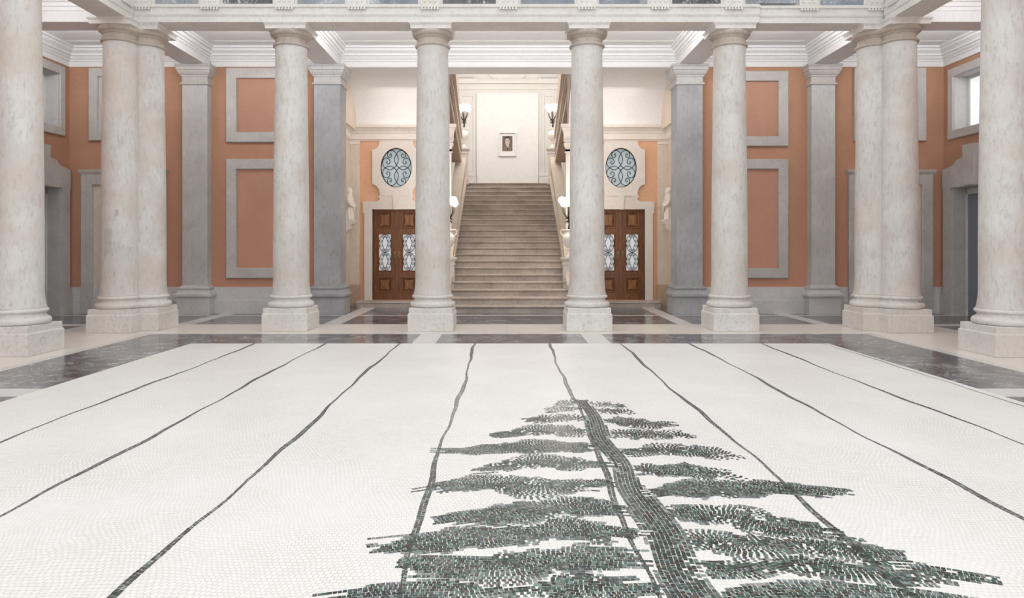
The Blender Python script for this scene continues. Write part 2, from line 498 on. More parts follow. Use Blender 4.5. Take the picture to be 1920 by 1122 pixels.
# ------------------------------------------------------------------ columns
def column_parts(root, cx, cy, hwp=.457, shape=1.0):
    mb = MB(); mb.rect([(.0, 0), (.0, .335), (-.004, .345), (-.022, .352), (-.022, .462)], cx - hwp, cx + hwp, cy - hwp, cy + hwp)
    mb.build('plinth', 'plinth', root, bevel=.012)
    pr = []
    pr += [(.40, .462)] + [(.405 + .055 * math.cos(a), .520 + .058 * math.sin(a)) for a in [(-PI / 2 + PI * i / 8) for i in range(9)]]
    pr += [(.402, .585), (.402, .592)] + [(.385, .60), (.376, .615), (.378, .632), (.39, .645)]
    pr += [(.388 + .034 * math.cos(a), .678 + .032 * math.sin(a)) for a in [(-PI / 2 + PI * i / 6) for i in range(7)]]
    pr += [(.392, .715), (.392, .738), (.375, .74)]
    mb = MB(); mb.lathe(pr, cx, cy, 64); mb.build('base_moulding', 'plinth', root, smooth=40)
    pr = []
    for i in range(41):
        u = i / 40; z = .738 + u * (5.765 - .738)
        r = .358 - .046 * max(0, (u - .22) / .78) ** 1.35
        if i == 0: r = .385
        if i == 1: r = .366
        if i == 40: r = .325
        pr.append((r, z))
    mb = MB(); mb.lathe(pr, cx, cy, 64); sh = mb.build('shaft', 'column', root, smooth=40)
    ring = [(.318, 5.762)] + [(.328 + .036 * math.cos(a), 5.795 + .034 * math.sin(a)) for a in [(-PI / 2 + PI * i / 6) for i in range(7)]]
    ring += [(.316, 5.83), (.314, 5.845), (.314, 5.925), (.330, 5.928), (.330, 5.942), (.343, 5.945), (.343, 5.958), (.352, 5.962), (.352, 5.972)]
    ring += [(.352 + .066 * math.sin(a), 5.972 + .082 * (1 - math.cos(a))) for a in [PI / 2 * i / 6 for i in range(1, 7)]] + [(.412, 6.064)]
    mb = MB(); mb.lathe(ring, cx, cy, 64); cp = mb.build('capital', 'cap', root, smooth=40)
    mb = MB(); a = .405
    mb.rect([(0, 6.062), (0, 6.125), (.006, 6.13), (.012, 6.145), (.030, 6.165), (.034, 6.17), (.034, 6.19)], cx - a, cx + a, cy - a, cy + a)
    mb.build('abacus', 'entab', cp)
    return sh
c0 = thing('stone_column', 'pale stone column standing next to the corner pair at the orange panels, third from the photo edge on the left', 'column', (-4.43, 14.48, 0), 'round columns of the arcade')
column_parts(c0, -4.43, 14.48)
dup(c0, (-1.52, 14.48, 0), 'pale stone column half hiding the wooden door on the left of the stairs')
dup(c0, (1.65, 14.48, 0), 'pale stone column half hiding the wooden door on the right of the stairs')
dup(c0, (4.58, 14.48, 0), 'pale stone column with mossy plinth hiding the orange panels on the right')
c0['label'] = 'pale stone column hiding the orange panels on the left'
nl = dup(c0, (-7.80, 11.24, 0), 'big nearest stone column cut by the left edge of the photo')
dup(c0, (7.92, 11.19, 0), 'big nearest stone column cut by the right edge of the photo')
mb = MB()
s0 = [(0, .06), (.05, .05), (.055, 0), (.03, -.05), (0, -.075), (-.03, -.05), (-.055, 0), (-.05, .05), (0, .06)]
mb.tube([(-7.80 + .459, 11.24 - .10 + u, .20 + v) for u, v in s0], .006, 5)
mb.build('carved_shield', 'frame', nl)
for (xo, xi, side) in ((-7.775, -7.42, 'left'), (7.90, 7.58, 'right')):
    r = thing('coupled_column', 'pair of merged stone columns on one L-shaped plinth at the %s courtyard corner' % side, 'column', ((xo + xi) / 2, 14.35, 0), 'coupled corner columns')
    s1 = column_parts(r, xo, 14.18, .442); column_parts(r, xi, 14.54, .442)
    if side == 'left':
        for (a0, a1, z0, z1) in ((-1.95, -1.52, 1.55, 2.05), (-1.35, -1.18, 2.3, 2.42), (-1.45, -1.3, 1.1, 1.2)):
            mb = MB(); n = 8; vs = []
            for i in range(n + 1):
                a = a0 + (a1 - a0) * i / n
                for z in (z0, z1): vs.append((xo + .3605 * math.cos(a), 14.18 + .3605 * math.sin(a), z))
            mb.add(vs, [(2 * i, 2 * i + 2, 2 * i + 3, 2 * i + 1) for i in range(n)])
            mb.build('repair_patch', 'frame', s1, smooth=60)

# ------------------------------------------------------------------ entablature
def entab_profile(z0=6.19):
    # (projection, z)
    return [(0, z0), (0, z0 + .118), (.012, z0 + .122), (.016, z0 + .135), (.022, z0 + .145), (.022, z0 + .268), (.03, z0 + .275), (.05, z0 + .285), (.055, z0 + .29), (.055, z0 + .335), (-.0, z0 + .34), (-.0, z0 + .85), (.16, z0 + .95), (.22, z0 + 1.05), (.22, z0 + 1.12)]
EF, EBK = 14.09, 14.68
EIL, EIR = -7.45, 7.57
def regula(root, along, pos, face, z=6.47):
    mb = MB()
    for k in range(6):
        o = (k - 2.5) * .062
        c = (pos + o, face - .036) if along == 'x' else ((face[0] + face[1] * .036), pos + o)
        mb.rect([(-.0135, z + .002), (-.004, z - .032), (-.006, z - .045)][::-1], c[0] - .027, c[0] + .027, c[1] - .022, c[1] + .022)
    if along == 'x': mb.box(pos - .19, pos + .19, face - .05, face + .02, z, z + .02)
    else: mb.box(min(face[0] - .02 * face[1], face[0] + .05 * face[1]), max(face[0] - .02 * face[1], face[0] + .05 * face[1]), pos - .19, pos + .19, z, z + .02)
    return mb.build('regula', 'entab', root)
ent = thing('entablature', 'long white stone entablature resting on the columns across the back of the courtyard', 'entablature', (C, 14.4, 6.19))
mb = MB()
P0 = entab_profile()
def run_x(x0, x1, face):
    mb.prism([(face - p, z) for p, z in P0] + [(EBK, P0[-1][1]), (EBK, P0[0][1])], 'x', x0, x1)
run_x(EIL - .56, 5.06, EF); run_x(5.06, EIR + .56, EF + .07)
mb.build('architrave', 'entab', ent)
reg_x = [(265 - 950), 393 - 950, 533 - 950, 669 - 950, 806.5 - 950, 963 - 950 - 10, 1100.6 - 950, 1238 - 950, 1376 - 950, 1520 - 950, 1648 - 950]
for i, px in enumerate(reg_x):
    x = px * 14.04 / F
    f = EF if x < 5 else EF + .07
    regula(ent, 'x', x, f - .022)
    mb = MB(); mb.box(x - .19, x + .19, f - .045, f + .02, 6.53, 7.02)
    for q in (-.1, 0, .1): mb.box(x + q - .025, x + q + .025, f - .06, f - .03, 6.58, 7.02)
    mb.build('triglyph', 'entab', ent)
    if i < len(reg_x) - 1:
        x2 = reg_x[i + 1] * 14.04 / F
        mb = MB(); mb.box(x + .25, x2 - .25, f - .012 , f + .02, 6.56, 7.0)
        mb.build('metope_panel', 'metope' if i % 3 != 1 else 'dark', ent)
for sgn, xi, nm in ((-1, EIL, 'left'), (1, EIR, 'right')):
    r = thing('entablature', 'white stone entablature running towards the viewer over the near column on the %s' % nm, 'entablature', (xi, 8, 6.19))
    mb = MB()
    mb.prism([(xi - sgn * p, z) for p, z in P0] + [(xi + sgn * .56, P0[-1][1]), (xi + sgn * .56, P0[0][1])], 'y', 5.0, EF)
    mb.build('architrave', 'entab', r)
    for y in (13.75, 12.3, 10.85, 9.4): regula(r, 'y', y, (xi - sgn * .022, -sgn))

# ------------------------------------------------------------------ ceilings, beams, cornices
ZC = 6.70
mb = MB()
mb.box(XL - .6, XR + .6, EBK, YB + .8, ZC, ZC + .25)
mb.box(XL - .6, EIL - .56, 4, EBK, ZC, ZC + .25); mb.box(EIR + .56, XR + .6, 4, EBK, ZC, ZC + .25)
struct(mb, 'ceiling', 'white')
PX = [(-8.086, -7.465), (-4.80, -4.148), (4.247, 4.885), (7.60, 8.19)]
def cornice_prof(flip=1):
    pr = [(0, 6.235), (.02, 6.235), (.02, 6.36), (.05, 6.375), (.05, 6.40), (.10, 6.45), (.10, 6.475), (.15, 6.49), (.15, 6.54), (.24, 6.60), (.24, 6.64), (.30, 6.655), (.30, ZC), (0, ZC)]
    return pr
tn = [0]
def trim(mbx, mat):
    tn[0] += 1
    return struct(mbx, 'trim_%d' % tn[0], mat)
for a, b in PX:
    mb = MB(); m = (a + b) / 2; w = .29
    mb.box(m - w, m + w, EBK - .02, YB, 6.225, ZC)
    for sg in (-1, 1):
        for p, z0, z1 in ((.018, 6.40, ZC), (.05, 6.46, ZC), (.09, 6.52, ZC), (.15, 6.60, ZC), (.19, 6.655, ZC)):
            xs = sorted((m + sg * w, m + sg * (w + p))); mb.box(xs[0], xs[1], EBK, YB, z0, z1)
    trim(mb, 'white')
segs = [(XL, PX[0][0]), (PX[0][1], PX[1][0]), (PX[1][1] - .2, PX[2][0] + .2), (PX[2][1], PX[3][0]), (PX[3][1], XR)]
for a, b in segs:
    mb = MB(); mb.prism([(YB - p, z) for p, z in cornice_prof()], 'x', a, b)
    # raised border of the ceiling field
    for p in (.62, .70): mb.box(a + .35, b - .35, YB - p - .03, YB - p, ZC - .006, ZC)
    trim(mb, 'white')
for xw, sg in ((XL, 1), (XR, -1)):
    mb = MB(); mb.prism([(xw + sg * p, z) for p, z in cornice_prof()], 'y', EBK, YB); trim(mb, 'white')
    mb = MB(); mb.prism([(xw + sg * p, z) for p, z in cornice_prof()], 'y', 4, EF); trim(mb, 'white')
    x2 = EIL - .5 if sg > 0 else EIR + .5
    mb = MB(); mb.box(min(xw, x2), max(xw, x2), EF + .02, EBK, 6.20, ZC)
    for p, z0 in ((.02, 6.42), (.06, 6.5), (.12, 6.58), (.17, 6.65)): mb.box(min(xw, x2), max(xw, x2), EF + .02 - p, EBK + p, z0, ZC)
    trim(mb, 'white')
# lintel over the stair hall opening and its vault
HL, HR = C - 4.33, C + 4.33
mb = MB(); mb.box(PX[1][1] - .3, PX[2][0] + .3, YB, 18.5, 6.225, 9.6); struct(mb, 'wall_hall_front', 'white')
mb = MB()
va = arc(18.5, 5.14, 1.5, 1.085, PI / 2, 0, 18)
vo = arc(18.5, 5.14, 1.6, 1.185, PI / 2, 0, 18)
for x0, x1 in ((HL - .3, C - 1.70), (C + 1.70, HR + .3)):
    mb.prism(va + vo[::-1], 'x', x0, x1)
o = mb.build('ceiling_vault', 'white', smooth=30); o['kind'] = 'structure'

# ------------------------------------------------------------------ walls
def wall_box(name, mat, boxes):
    mb = MB()
    for b in boxes: mb.box(*b)
    return struct(mb, name, mat)
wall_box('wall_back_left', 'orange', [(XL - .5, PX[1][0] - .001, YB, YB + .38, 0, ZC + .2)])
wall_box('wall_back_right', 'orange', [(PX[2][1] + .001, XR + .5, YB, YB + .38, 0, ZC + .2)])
# side walls with a window and a door opening each
WIN = {'left': (16.0, 17.35, 4.64, 5.96), 'right': (16.0, 17.35, 4.55, 5.89)}
DOR = (15.9, 17.38, 0, 3.14)
for side, xw, sg in (('left', XL, -1), ('right', XR, 1)):
    w = WIN[side]
    mb = MB()
    for u0, u1, z0, z1 in wall_cells(sorted({4, DOR[0], w[0], w[1], DOR[1], YB}), sorted({0, DOR[3], w[2], w[3], ZC + .2}), [w, DOR]):
        mb.box(min(xw, xw + sg * .5), max(xw, xw + sg * .5), u0, u1, z0, z1)
    struct(mb, 'wall_' + side, 'orange')
# dado (baseboards)
def base_run(name, x0, x1, y):
    mb = MB(); mb.prism([(y, .67), (y - .03, .66), (y - .035, .345), (y - .06, .335), (y - .06, 0), (y, 0)], 'x', x0, x1)
    return struct(mb, name, 'dado')
base_run('baseboard_back_left', XL, PX[1][0], YB); base_run('baseboard_back_right', PX[2][1], XR, YB)
for side, xw, sg in (('left', XL, 1), ('right', XR, -1)):
    mb = MB()
    for a, b in ((4, DOR[0] - .2), (DOR[1] + .2, YB)):
        mb.prism([(xw, .67), (xw + sg * .03, .66), (xw + sg * .035, .345), (xw + sg * .06, .335), (xw + sg * .06, 0), (xw, 0)], 'y', a, b)
    struct(mb, 'baseboard_' + side, 'dado')

# ------------------------------------------------------------------ pilasters
PCAP = [(0, 5.72), (.035, 5.73), (.045, 5.75), (.045, 5.77), (.012, 5.785), (.005, 5.80), (.005, 5.925), (.03, 5.93), (.03, 5.96), (.06, 5.985), (.085, 6.03), (.10, 6.08), (.115, 6.085), (.115, 6.155), (.13, 6.17), (.14, 6.19), (.14, 6.225)]
PBASE = [(.10, 0), (.10, .44), (.145, .445), (.15, .475), (.15, .505), (.14, .53), (.10, .54), (.075, .58), (.075, .60), (.06, .62), (.075, .635), (.085, .655), (.075, .69), (.03, .695), (.03, .72), (0, .73)]
def pilaster(x0, x1, y0, y1, mat, label):
    r = thing('pilaster', label, 'pilaster', ((x0 + x1) / 2, y0, 0), 'stone pilasters on the back wall')
    pier = mat == 'pier'; ss = 1 if x0 > 0 else -1
    for prof, nm, mt in ((PBASE, 'base', 'dado' if not pier else mat), ([(0, .72), (0, 5.73)], 'shaft', mat), (PCAP, 'capital', 'frame' if not pier else 'pilaster')):
        mb = MB(); mb.rect(prof, x0, x1, y0, YB - .001, g=(1, 1, 1, 0))
        if pier: mb.rect(prof, x0, x1, YB - .001, y1, g=(1, 0, 0, 0) if ss > 0 else (0, 1, 0, 0))
        mb.build(nm, mt, r)
pilaster(*PX[0], 17.55, 18.1, 'pilaster', 'flat pale grey stone pilaster between the left corner pair and the orange panels')
pilaster(*PX[3], 17.55, 18.1, 'pilaster', 'flat pale grey stone pilaster between the orange panels and the right corner pair')
pilaster(*PX[1], 17.55, 18.185, 'pier', 'dark grey square pier at the left edge of the stair hall opening')
pilaster(*PX[2], 17.55, 18.185, 'pier', 'dark grey square pier at the right edge of the stair hall opening')

# ------------------------------------------------------------------ blind windows and surrounds on the back wall
def blind(x0, x1, z0, z1, t, label, inner='panel', group='blind framed panels on the orange wall', proj=.085, fmat='frame', sink=.0):
    r = thing('blind_window', label, 'wall panel', ((x0 + x1) / 2, YB, z0), group)
    mb = MB(); mb.frame(x0, x1, z0, z1, t, YB + .02, YB - proj); mb.build('stone_frame', fmat, r)
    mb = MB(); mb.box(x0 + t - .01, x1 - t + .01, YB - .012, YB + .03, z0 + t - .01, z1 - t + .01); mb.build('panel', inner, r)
def zz(py, Y=17.72): return EYE + (462 - py) * Y / F
blind(-7.07, -5.19, zz(266.7), zz(127), .26, 'upper grey stone frame round an orange panel left of the stairs')
blind(-7.07, -5.19, zz(522), zz(298), .26, 'tall lower grey stone frame round an orange panel left of the stairs')
blind(5.36, 7.10, zz(274), zz(133), .25, 'upper grey stone frame round an orange panel right of the stairs')
blind(5.36, 7.10, zz(522), zz(298.5), .25, 'tall lower grey stone frame round an orange panel right of the stairs')
blind(-10.53, -8.78, zz(263.6), zz(127), .22, 'stone framed blind window behind the left corner pair', inner='frame', group='blind windows behind the corner columns')
blind(8.76, 10.57, zz(264), zz(127), .22, 'stone framed blind window behind the right corner pair', inner='frame', group='blind windows behind the corner columns')
for xc, nm, k in ((-9.655, 'left', 1), (9.675, 'right', 2)):
    r = struct_root('door_%d' % k, (xc, YB, 0))
    hw = 1.06; z1 = zz(326)
    mb = MB()
    mb.frame(xc - hw, xc + hw, 0, z1, .28, YB + .02, YB - .10, bottom=False)
    mb.rect([(0, z1 - .02), (.03, z1 + .02), (.045, z1 + .05), (.045, z1 + .10)], xc - hw, xc + hw, YB - .10, YB)
    mb.build('door_surround', 'frame', r)
    mb = MB(); mb.box(xc - hw + .27, xc + hw - .27, YB - .015, YB + .03, 0, z1 - .27)
    for q in (-.39, .39):
        for za, zb in ((.25, 1.2), (1.35, z1 - .5)): mb.rect([(0, 0)], 0, 0, 0, 0) if False else mb.box(xc + q - .28, xc + q + .28, YB - .03, YB, za, zb)
    mb.build('blind_door_panel', 'niche', r)

# ------------------------------------------------------------------ side wall windows and doors
for side, xw, sg, kw, kd in (('left', XL, 1, 1, 3), ('right', XR, -1, 2, 4)):
    w = WIN[side]
    r = struct_root('window_%d' % kw, (xw, w[1], w[2]))
    mb = MB(); mb.frame(w[0] - .20, w[1] + .20, w[2] - .20, w[3] + .20, .21, xw - sg * .02, xw + sg * .07, axis='x'); mb.build('window_surround', 'frame', r)
    mb = MB()
    xo = xw - sg * .30
    mb.frame(w[0] + .0, w[1] - .0, w[2], w[3], .012, xw - sg * .34, xw + sg * .01, axis='x', ch=.002); mb.build('window_reveal', 'dado', r)
    mb = MB(); mb.frame(w[0], w[1], w[2], w[3], .09, xo - sg * .06, xo, axis='x', ch=.008); 
    ym = (w[0] + w[1]) / 2; mb.box(min(xo, xo - sg * .05), max(xo, xo - sg * .05), ym - .03, ym + .03, w[2], w[3]); mb.build('window_frame', 'winframe', r)
    mb = MB(); mb.box(min(xo - sg * .03, xo - sg * .05), max(xo - sg * .03, xo - sg * .05), w[0], w[1], w[2], w[3]); mb.build('glass_pane', 'daylight' if side == 'right' else 'darkglass', r)
    r = struct_root('door_%d' % kd, (xw, (DOR[0] + DOR[1]) / 2, 0))
    d = DOR; yc = (d[0] + d[1]) / 2; hw = (d[1] - d[0]) / 2; z0 = d[3]
    mb = MB()
    for q in (-1, 1):
        ys = sorted((yc + q * hw, yc + q * (hw + .30))); mb.box(min(xw - sg * .02, xw + sg * .10), max(xw - sg * .02, xw + sg * .10), ys[0], ys[1], 0, z0)
        ys = sorted((yc + q * (hw + .005), yc + q * (hw + .34))); mb.box(min(xw, xw + sg * .13), max(xw, xw + sg * .13), ys[0], ys[1], 0, .5)
    hd = [(yc - hw - .33, z0)]
    top = []
    for q in (-1,):
        top += [(yc - hw - .33, z0 + .48), (yc - hw + .0, z0 + .53), (yc - hw + .12, z0 + .56), (yc - hw + .22, z0 + .66), (yc - .2, z0 + .72)]
    hd += top + [(2 * yc - a, b) for a, b in top[::-1]] + [(yc + hw + .33, z0)]
    mb.prism(hd, 'x', xw - sg * .02, xw + sg * .10)
    mb.prism([(yc - .17, z0 + .02), (yc - .21, z0 + .98), (yc + .21, z0 + .98), (yc + .17, z0 + .02)], 'x', xw, xw + sg * .15)
    mb.build('door_surround', 'frame', r)
    mb = MB(); xa, xb = sorted((xw - sg * .30, xw + sg * .02))
    mb.box(xa, xb, d[1] - .012, d[1], 0, z0); mb.box(xa, xb, d[0], d[0] + .012, 0, z0); mb.box(xa, xb, d[0], d[1], z0 - .012, z0)
    mb.box(xa, xa + .02, d[1] - .05, d[1] - .012, 0, z0) if False else None
    mb.build('door_reveal', 'frame', r)
    mb = MB(); xa, xb = sorted((xw - sg * .30, xw - sg * .36)); mb.box(xa, xb, d[0] - .0, d[1], 0, z0); mb.build('door_leaf', 'greydoor', r)
    mb = MB(); xa, xb = sorted((xw - sg * .27, xw - sg * .30)); mb.box(xa, xb, d[1] - .06, d[1] - .015, 0, z0 - .02); mb.box(xa, xb, d[0] + .02, d[1] - .03, z0 - .16, z0 - .02); mb.build('door_frame', 'winframe', r)

# ------------------------------------------------------------------ stair hall: door wall
YW = 20.02
mb = MB(); dcs = (C - 3.19, C + 3.19)
for dc, x0, x1 in ((dcs[0], HL - .3, C - 1.66), (dcs[1], C + 1.66, HR + .3)):
    us = sorted({x0, x1, dc - .68, dc + .68, dc - .45, dc + .45}); zs = sorted({0, .17, 2.76, 3.36, 4.50, 5.2})
    for a, b, z0, z1 in wall_cells(us, zs, [(dc - .68, dc + .68, .17, 2.76), (dc - .45, dc + .45, 3.36, 4.50)]):
        mb.box(a, b, YW, YW + .4, z0, z1)
struct(mb, 'wall_hall_doors', 'peach')
mb = MB()
for sg in (-1, 1):
    xi = C + sg * 4.33; xs = sorted((xi, xi + sg * .6))
    mb.prism([(18.19, 5.0), (20.3, 5.0)] + [(20.3, 6.22), (18.19, 6.22)], 'x', xs[0], xs[1])
    xi = C + sg * 4.50; xs = sorted((xi, xi + sg * .4)); mb.box(xs[0], xs[1], 18.19, 20.02, 0, 5.0)
struct(mb, 'wall_hall_sides', 'niche')
mb = MB()
CPROF = [(0, 4.70), (.03, 4.70), (.03, 4.735), (.05, 4.74), (.05, 4.78), (.035, 4.785), (.035, 4.90), (.06, 4.92), (.06, 4.955), (.11, 5.01), (.11, 5.03), (.17, 5.06), (.18, 5.12), (.18, 5.15), (0, 5.16)]
for x0, x1 in ((C - 4.48, C - 1.60), (C + 1.60, C + 4.48)):
    mb.prism([(YW - p, z) for p, z in CPROF], 'x', x0, x1)
for sg in (-1, 1):
    mb.prism([(C + sg * (4.5 - p * .9), z) for p, z in CPROF], 'y', 18.2, YW)
    xs = sorted((C + sg * 1.58, C + sg * 2.0)); mb.rect([(p * .6, z) for p, z in CPROF], xs[0], xs[1], YW - .10, YW)
trim(mb, 'warmstone')
for sg, nm in ((-1, 'left'), (1, 'right')):
    xs = sorted((C + sg * 4.24, C + sg * 4.498)); G = (0, 1, 1, 0) if sg < 0 else (1, 0, 1, 0)
    r = thing('pilaster', 'narrow tan stone pilaster in the hall corner beside the %s wooden door' % nm, 'pilaster', (xs[0], YW, 0), 'slim hall pilasters')
    mb = MB(); mb.rect([(.03, .0), (.03, .60), (.02, .61), (0, .63)], xs[0], xs[1], YW - .09, YW - .001, g=G); mb.build('base', 'tan', r)
    mb = MB(); mb.box(xs[0], xs[1], YW - .09, YW - .001, .63, 4.58); mb.rect([(.012, .63), (.012, 4.58)], xs[0], xs[1], YW - .06, YW - .001, g=G)
    mb.build('shaft', 'niche', r)
    mb = MB(); mb.rect([(0, 4.58), (.02, 4.59), (.02, 4.62), (.01, 4.63), (.01, 4.66), (.03, 4.70)], xs[0], xs[1], YW - .09, YW - .001, g=G); mb.build('capital', 'warmstone', r)
    xs = sorted((C + sg * 1.62, C + sg * 1.92))
    r = thing('pilaster', 'cream stone pilaster with carved capital at the %s side of the stair opening' % nm, 'pilaster', (xs[0], YW, 0), 'slim hall pilasters')
    mb = MB(); mb.rect([(.04, .0), (.04, .5), (0, .53)], xs[0], xs[1], YW - .10, YW - .001, g=(1, 1, 1, 0)); mb.build('base', 'warmstone', r)
    mb = MB(); mb.box(xs[0], xs[1], YW - .10, YW - .001, .53, 4.45); mb.build('shaft', 'warmstone', r)
    mb = MB(); mb.rect([(0, 4.34), (.03, 4.35), (.03, 4.38), (.0, 4.39), (.0, 4.45), (.02, 4.5), (.06, 4.58), (.06, 4.61), (.02, 4.63), (.08, 4.70)], xs[0], xs[1], YW - .10, YW - .001, g=(1, 1, 1, 0))
    for q in (-.1, 0, .1): mb.ball(((xs[0] + xs[1]) / 2 + q, YW - .12, 4.48), .045, 10)
    mb.build('capital', 'warmstone', r)

# ------------------------------------------------------------------ wooden doors, oval windows
def half_surround(dc, sg):
    ax, az, oz = .445, .56, 3.93
    p = [(0, 4.685), (.477, 4.685)] + arc(.675, 4.655, .20, .215, PI, PI * 1.5, 8)[0:]
    p += [(.675, 3.457)] + arc(.69, 3.20, .225, .257, PI / 2, PI, 8) + [(.465, 3.15), (.50, 3.13), (.50, 3.09), (.46, 3.06)] + arc(.57, 3.06, .11, .09, PI, PI * 1.5, 5)
    p += [(.94, 2.97), (.94, 2.64), (.90, 2.64), (.90, .17), (.68, .17), (.68, 2.753), (0, 2.753)]
    p += [(ax * math.cos(a), oz + az * math.sin(a)) for a in [-PI / 2 + PI * i / 30 for i in range(31)]]
    return [(dc + sg * x, z) for x, z in p]
def spiral(cx, cz, r0, turns, a0, d, n=22):
    return [(cx + r0 * (1 - .85 * i / n) * math.cos(a0 + d * turns * 2 * PI * i / n), cz + r0 * (1 - .85 * i / n) * math.sin(a0 + d * turns * 2 * PI * i / n)) for i in range(n + 1)]
def make_door(k, dc):
    r = struct_root('door_%d' % k, (dc, YW, 0.17))
    mb = MB()
    for sg in (-1, 1): mb.prism(half_surround(dc, sg), 'y', YW - .07, YW + .09)
    mb.prism([(dc - .06, 2.74), (dc - .10, 3.13), (dc + .10, 3.13), (dc + .06, 2.74)], 'y', YW - .10, YW)
    for sg in (-1, 1): mb.box(dc + min(sg * .46, sg * .08), dc + max(sg * .46, sg * .08), YW - .085, YW, 3.13, 3.16)
    mb.build('door_surround', 'warmstone', r)
    zb, zt = .17, 2.745
    for sg in (-1, 1):
        x0, x1 = sorted((dc + sg * .012, dc + sg * .675))
        mb = MB(); Y0, Y1 = YW + .10, YW + .16
        gx0, gx1 = (x0 + .125, x1 - .125)
        for a, b, c, d in wall_cells([x0, gx0, gx1, x1], [zb, .376, .83, .976, 2.07, 2.20, 2.70, zt], [(gx0, gx1, .376, .83), (gx0, gx1, .976, 2.07), (gx0, gx1, 2.20, 2.70)]):
            mb.box(a, b, Y0, Y1, c, d)
        if sg > 0: mb.box(dc - .035, dc + .05, Y0 - .025, Y0 + .01, zb, zt)
        leaf = mb.build('door_leaf', 'wood', r)
        for z0, z1 in ((.376, .83), (2.20, 2.70)):
            mb = MB()
            mb.box(gx0, gx1, Y0 + .03, Y0 + .05, z0, z1)
            mb.frame(gx0, gx1, z0, z1, .05, Y0 + .03, Y0 - .012, ch=.012)
            mb.frame(gx0 + .06, gx1 - .06, z0 + .06, z1 - .06, .03, Y0 + .03, Y0 + .008, ch=.012)
            mb.build('carved_panel', 'wood', leaf)
            mb = MB(); cx, cz = (gx0 + gx1) / 2, (z0 + z1) / 2; hx, hz = (gx1 - gx0) / 2 - .075, (z1 - z0) / 2 - .08
            pl = []
            for i in range(48):
                a = 2 * PI * i / 48
                q = 1 - .16 * abs(math.cos(2 * a)) + .07 * math.cos(8 * a)
                sx_, sz_ = math.cos(a), math.sin(a)
                m_ = max(abs(sx_), abs(sz_))
                pl.append((cx + hx * sx_ / m_ * q, cz + hz * sz_ / m_ * q))
            mb.prism(pl, 'y', Y0 + .004, Y0 + .03)
            mb.build('carved_ornament', 'wood2', leaf)
        mb = MB(); mb.frame(gx0, gx1, .976, 2.07, .03, Y0 + .04, Y0 - .01, ch=.01); mb.build('glazing_bead', 'wood', leaf)
        mb = MB(); mb.box(gx0 + .01, gx1 - .01, Y0 + .03, Y0 + .045, .98, 2.066); mb.build('glass_pane', 'pane', leaf)
        mb = MB(); yg = Y0 + .015; cx = (gx0 + gx1) / 2; hw = (gx1 - gx0) / 2 - .035
        def path(p, rr=.0075): mb.tube([(x, yg, z) for x, z in p], rr, 5)
        for e in range(2):
            cz = 1.523 + (e - .5) * .515
            path(arc(cx, cz, hw, .255, 0, 2 * PI, 28))
            path([(cx, cz + .24), (cx + .09, cz + .02), (cx, cz - .24)]); path([(cx, cz + .24), (cx - .09, cz + .02), (cx, cz - .24)])
            for q in (-1, 1):
                for zq in (-1, 1):
                    path(spiral(cx + q * .065, cz + zq * .185, .05, 1.3, PI / 2 * (1 - q), q * zq, 16), .006)
                    path(spiral(cx + q * .12, cz + zq * .055, .05, 1.3, PI / 2 * (1 + q), -q * zq, 16), .006)
        path([(gx0 + .03, .99), (gx0 + .03, 2.055)], .006); path([(gx1 - .03, .99), (gx1 - .03, 2.055)], .006)
        mb.build('iron_grille', 'iron', leaf)
        mb = MB(); hx_ = dc + sg * .058
        mb.box(hx_ - .014, hx_ + .014, Y0 - .012, Y0, 1.38, 1.56)
        mb.tube([(hx_, Y0 - .01, 1.53), (hx_, Y0 - .06, 1.53), (hx_ + sg * .02, Y0 - .065, 1.535), (hx_ + sg * .06, Y0 - .06, 1.50)], .008, 8)
        mb.tube([(hx_, Y0 - .015, 1.40), (hx_, Y0 - .05, 1.42), (hx_, Y0 - .05, 1.48)], .009, 6)
        mb.build('door_handle', 'brass', leaf)
    ro = struct_root('window_%d' % (k - 2), (dc, YW, 3.93))
    mb = MB(); mb.box(dc - .46, dc + .46, YW + .16, YW + .18, 3.36, 4.50); mb.build('glass_pane', 'ovalglass', ro)
    mb = MB(); mb.tube([(dc + .438 * math.cos(a), YW + .0, 3.93 + .553 * math.sin(a)) for a in [2 * PI * i / 48 for i in range(49)]], .016, 6); mb.build('window_frame', 'iron', ro)
    mb = MB()
    A = [(0, .13), (-.13, .42), (0, .74), (.24, .92), (.50, .87), (.60, .67), (.48, .54), (.34, .60), (.34, .72), (.43, .73), (.43, .66)]
    B = [(.16, 0), (.42, -.10), (.74, 0), (.93, .22), (.86, .44), (.64, .52), (.46, .42), (.44, .26), (.58, .20), (.66, .30), (.57, .34)]
    for q in (-1, 1):
        for zq in (-1, 1):
            for pts in (A, B):
                mb.tube([(dc + q * .43 * p.x, YW + .01, 3.93 + zq * .54 * p.y) for p in catmull([(a, b, 0) for a, b in pts], 6)], .0105, 6)
            mb.tube([(dc, YW + .01, 3.93 + zq * .54 * .13), (dc + q * .43 * .16, YW + .01, 3.93)], .0105, 6)
    mb.build('iron_grille', 'iron', ro)
make_door(5, dcs[0]); make_door(6, dcs[1])
for dc, nm in ((dcs[0], 'left'), (dcs[1], 'right')):
    mb = MB(); mb.prism([(19.46, 0), (19.46, .11), (19.44, .12), (19.43, .14), (19.44, .165), (19.46, .17), (YW - .001, .17), (YW - .001, 0)], 'x', dc - 1.02, dc + 1.02)
    o = mb.build('doorstep', 'step'); tag(o, 'worn stone step in front of the %s wooden door' % nm, 'step', 'stone doorsteps')

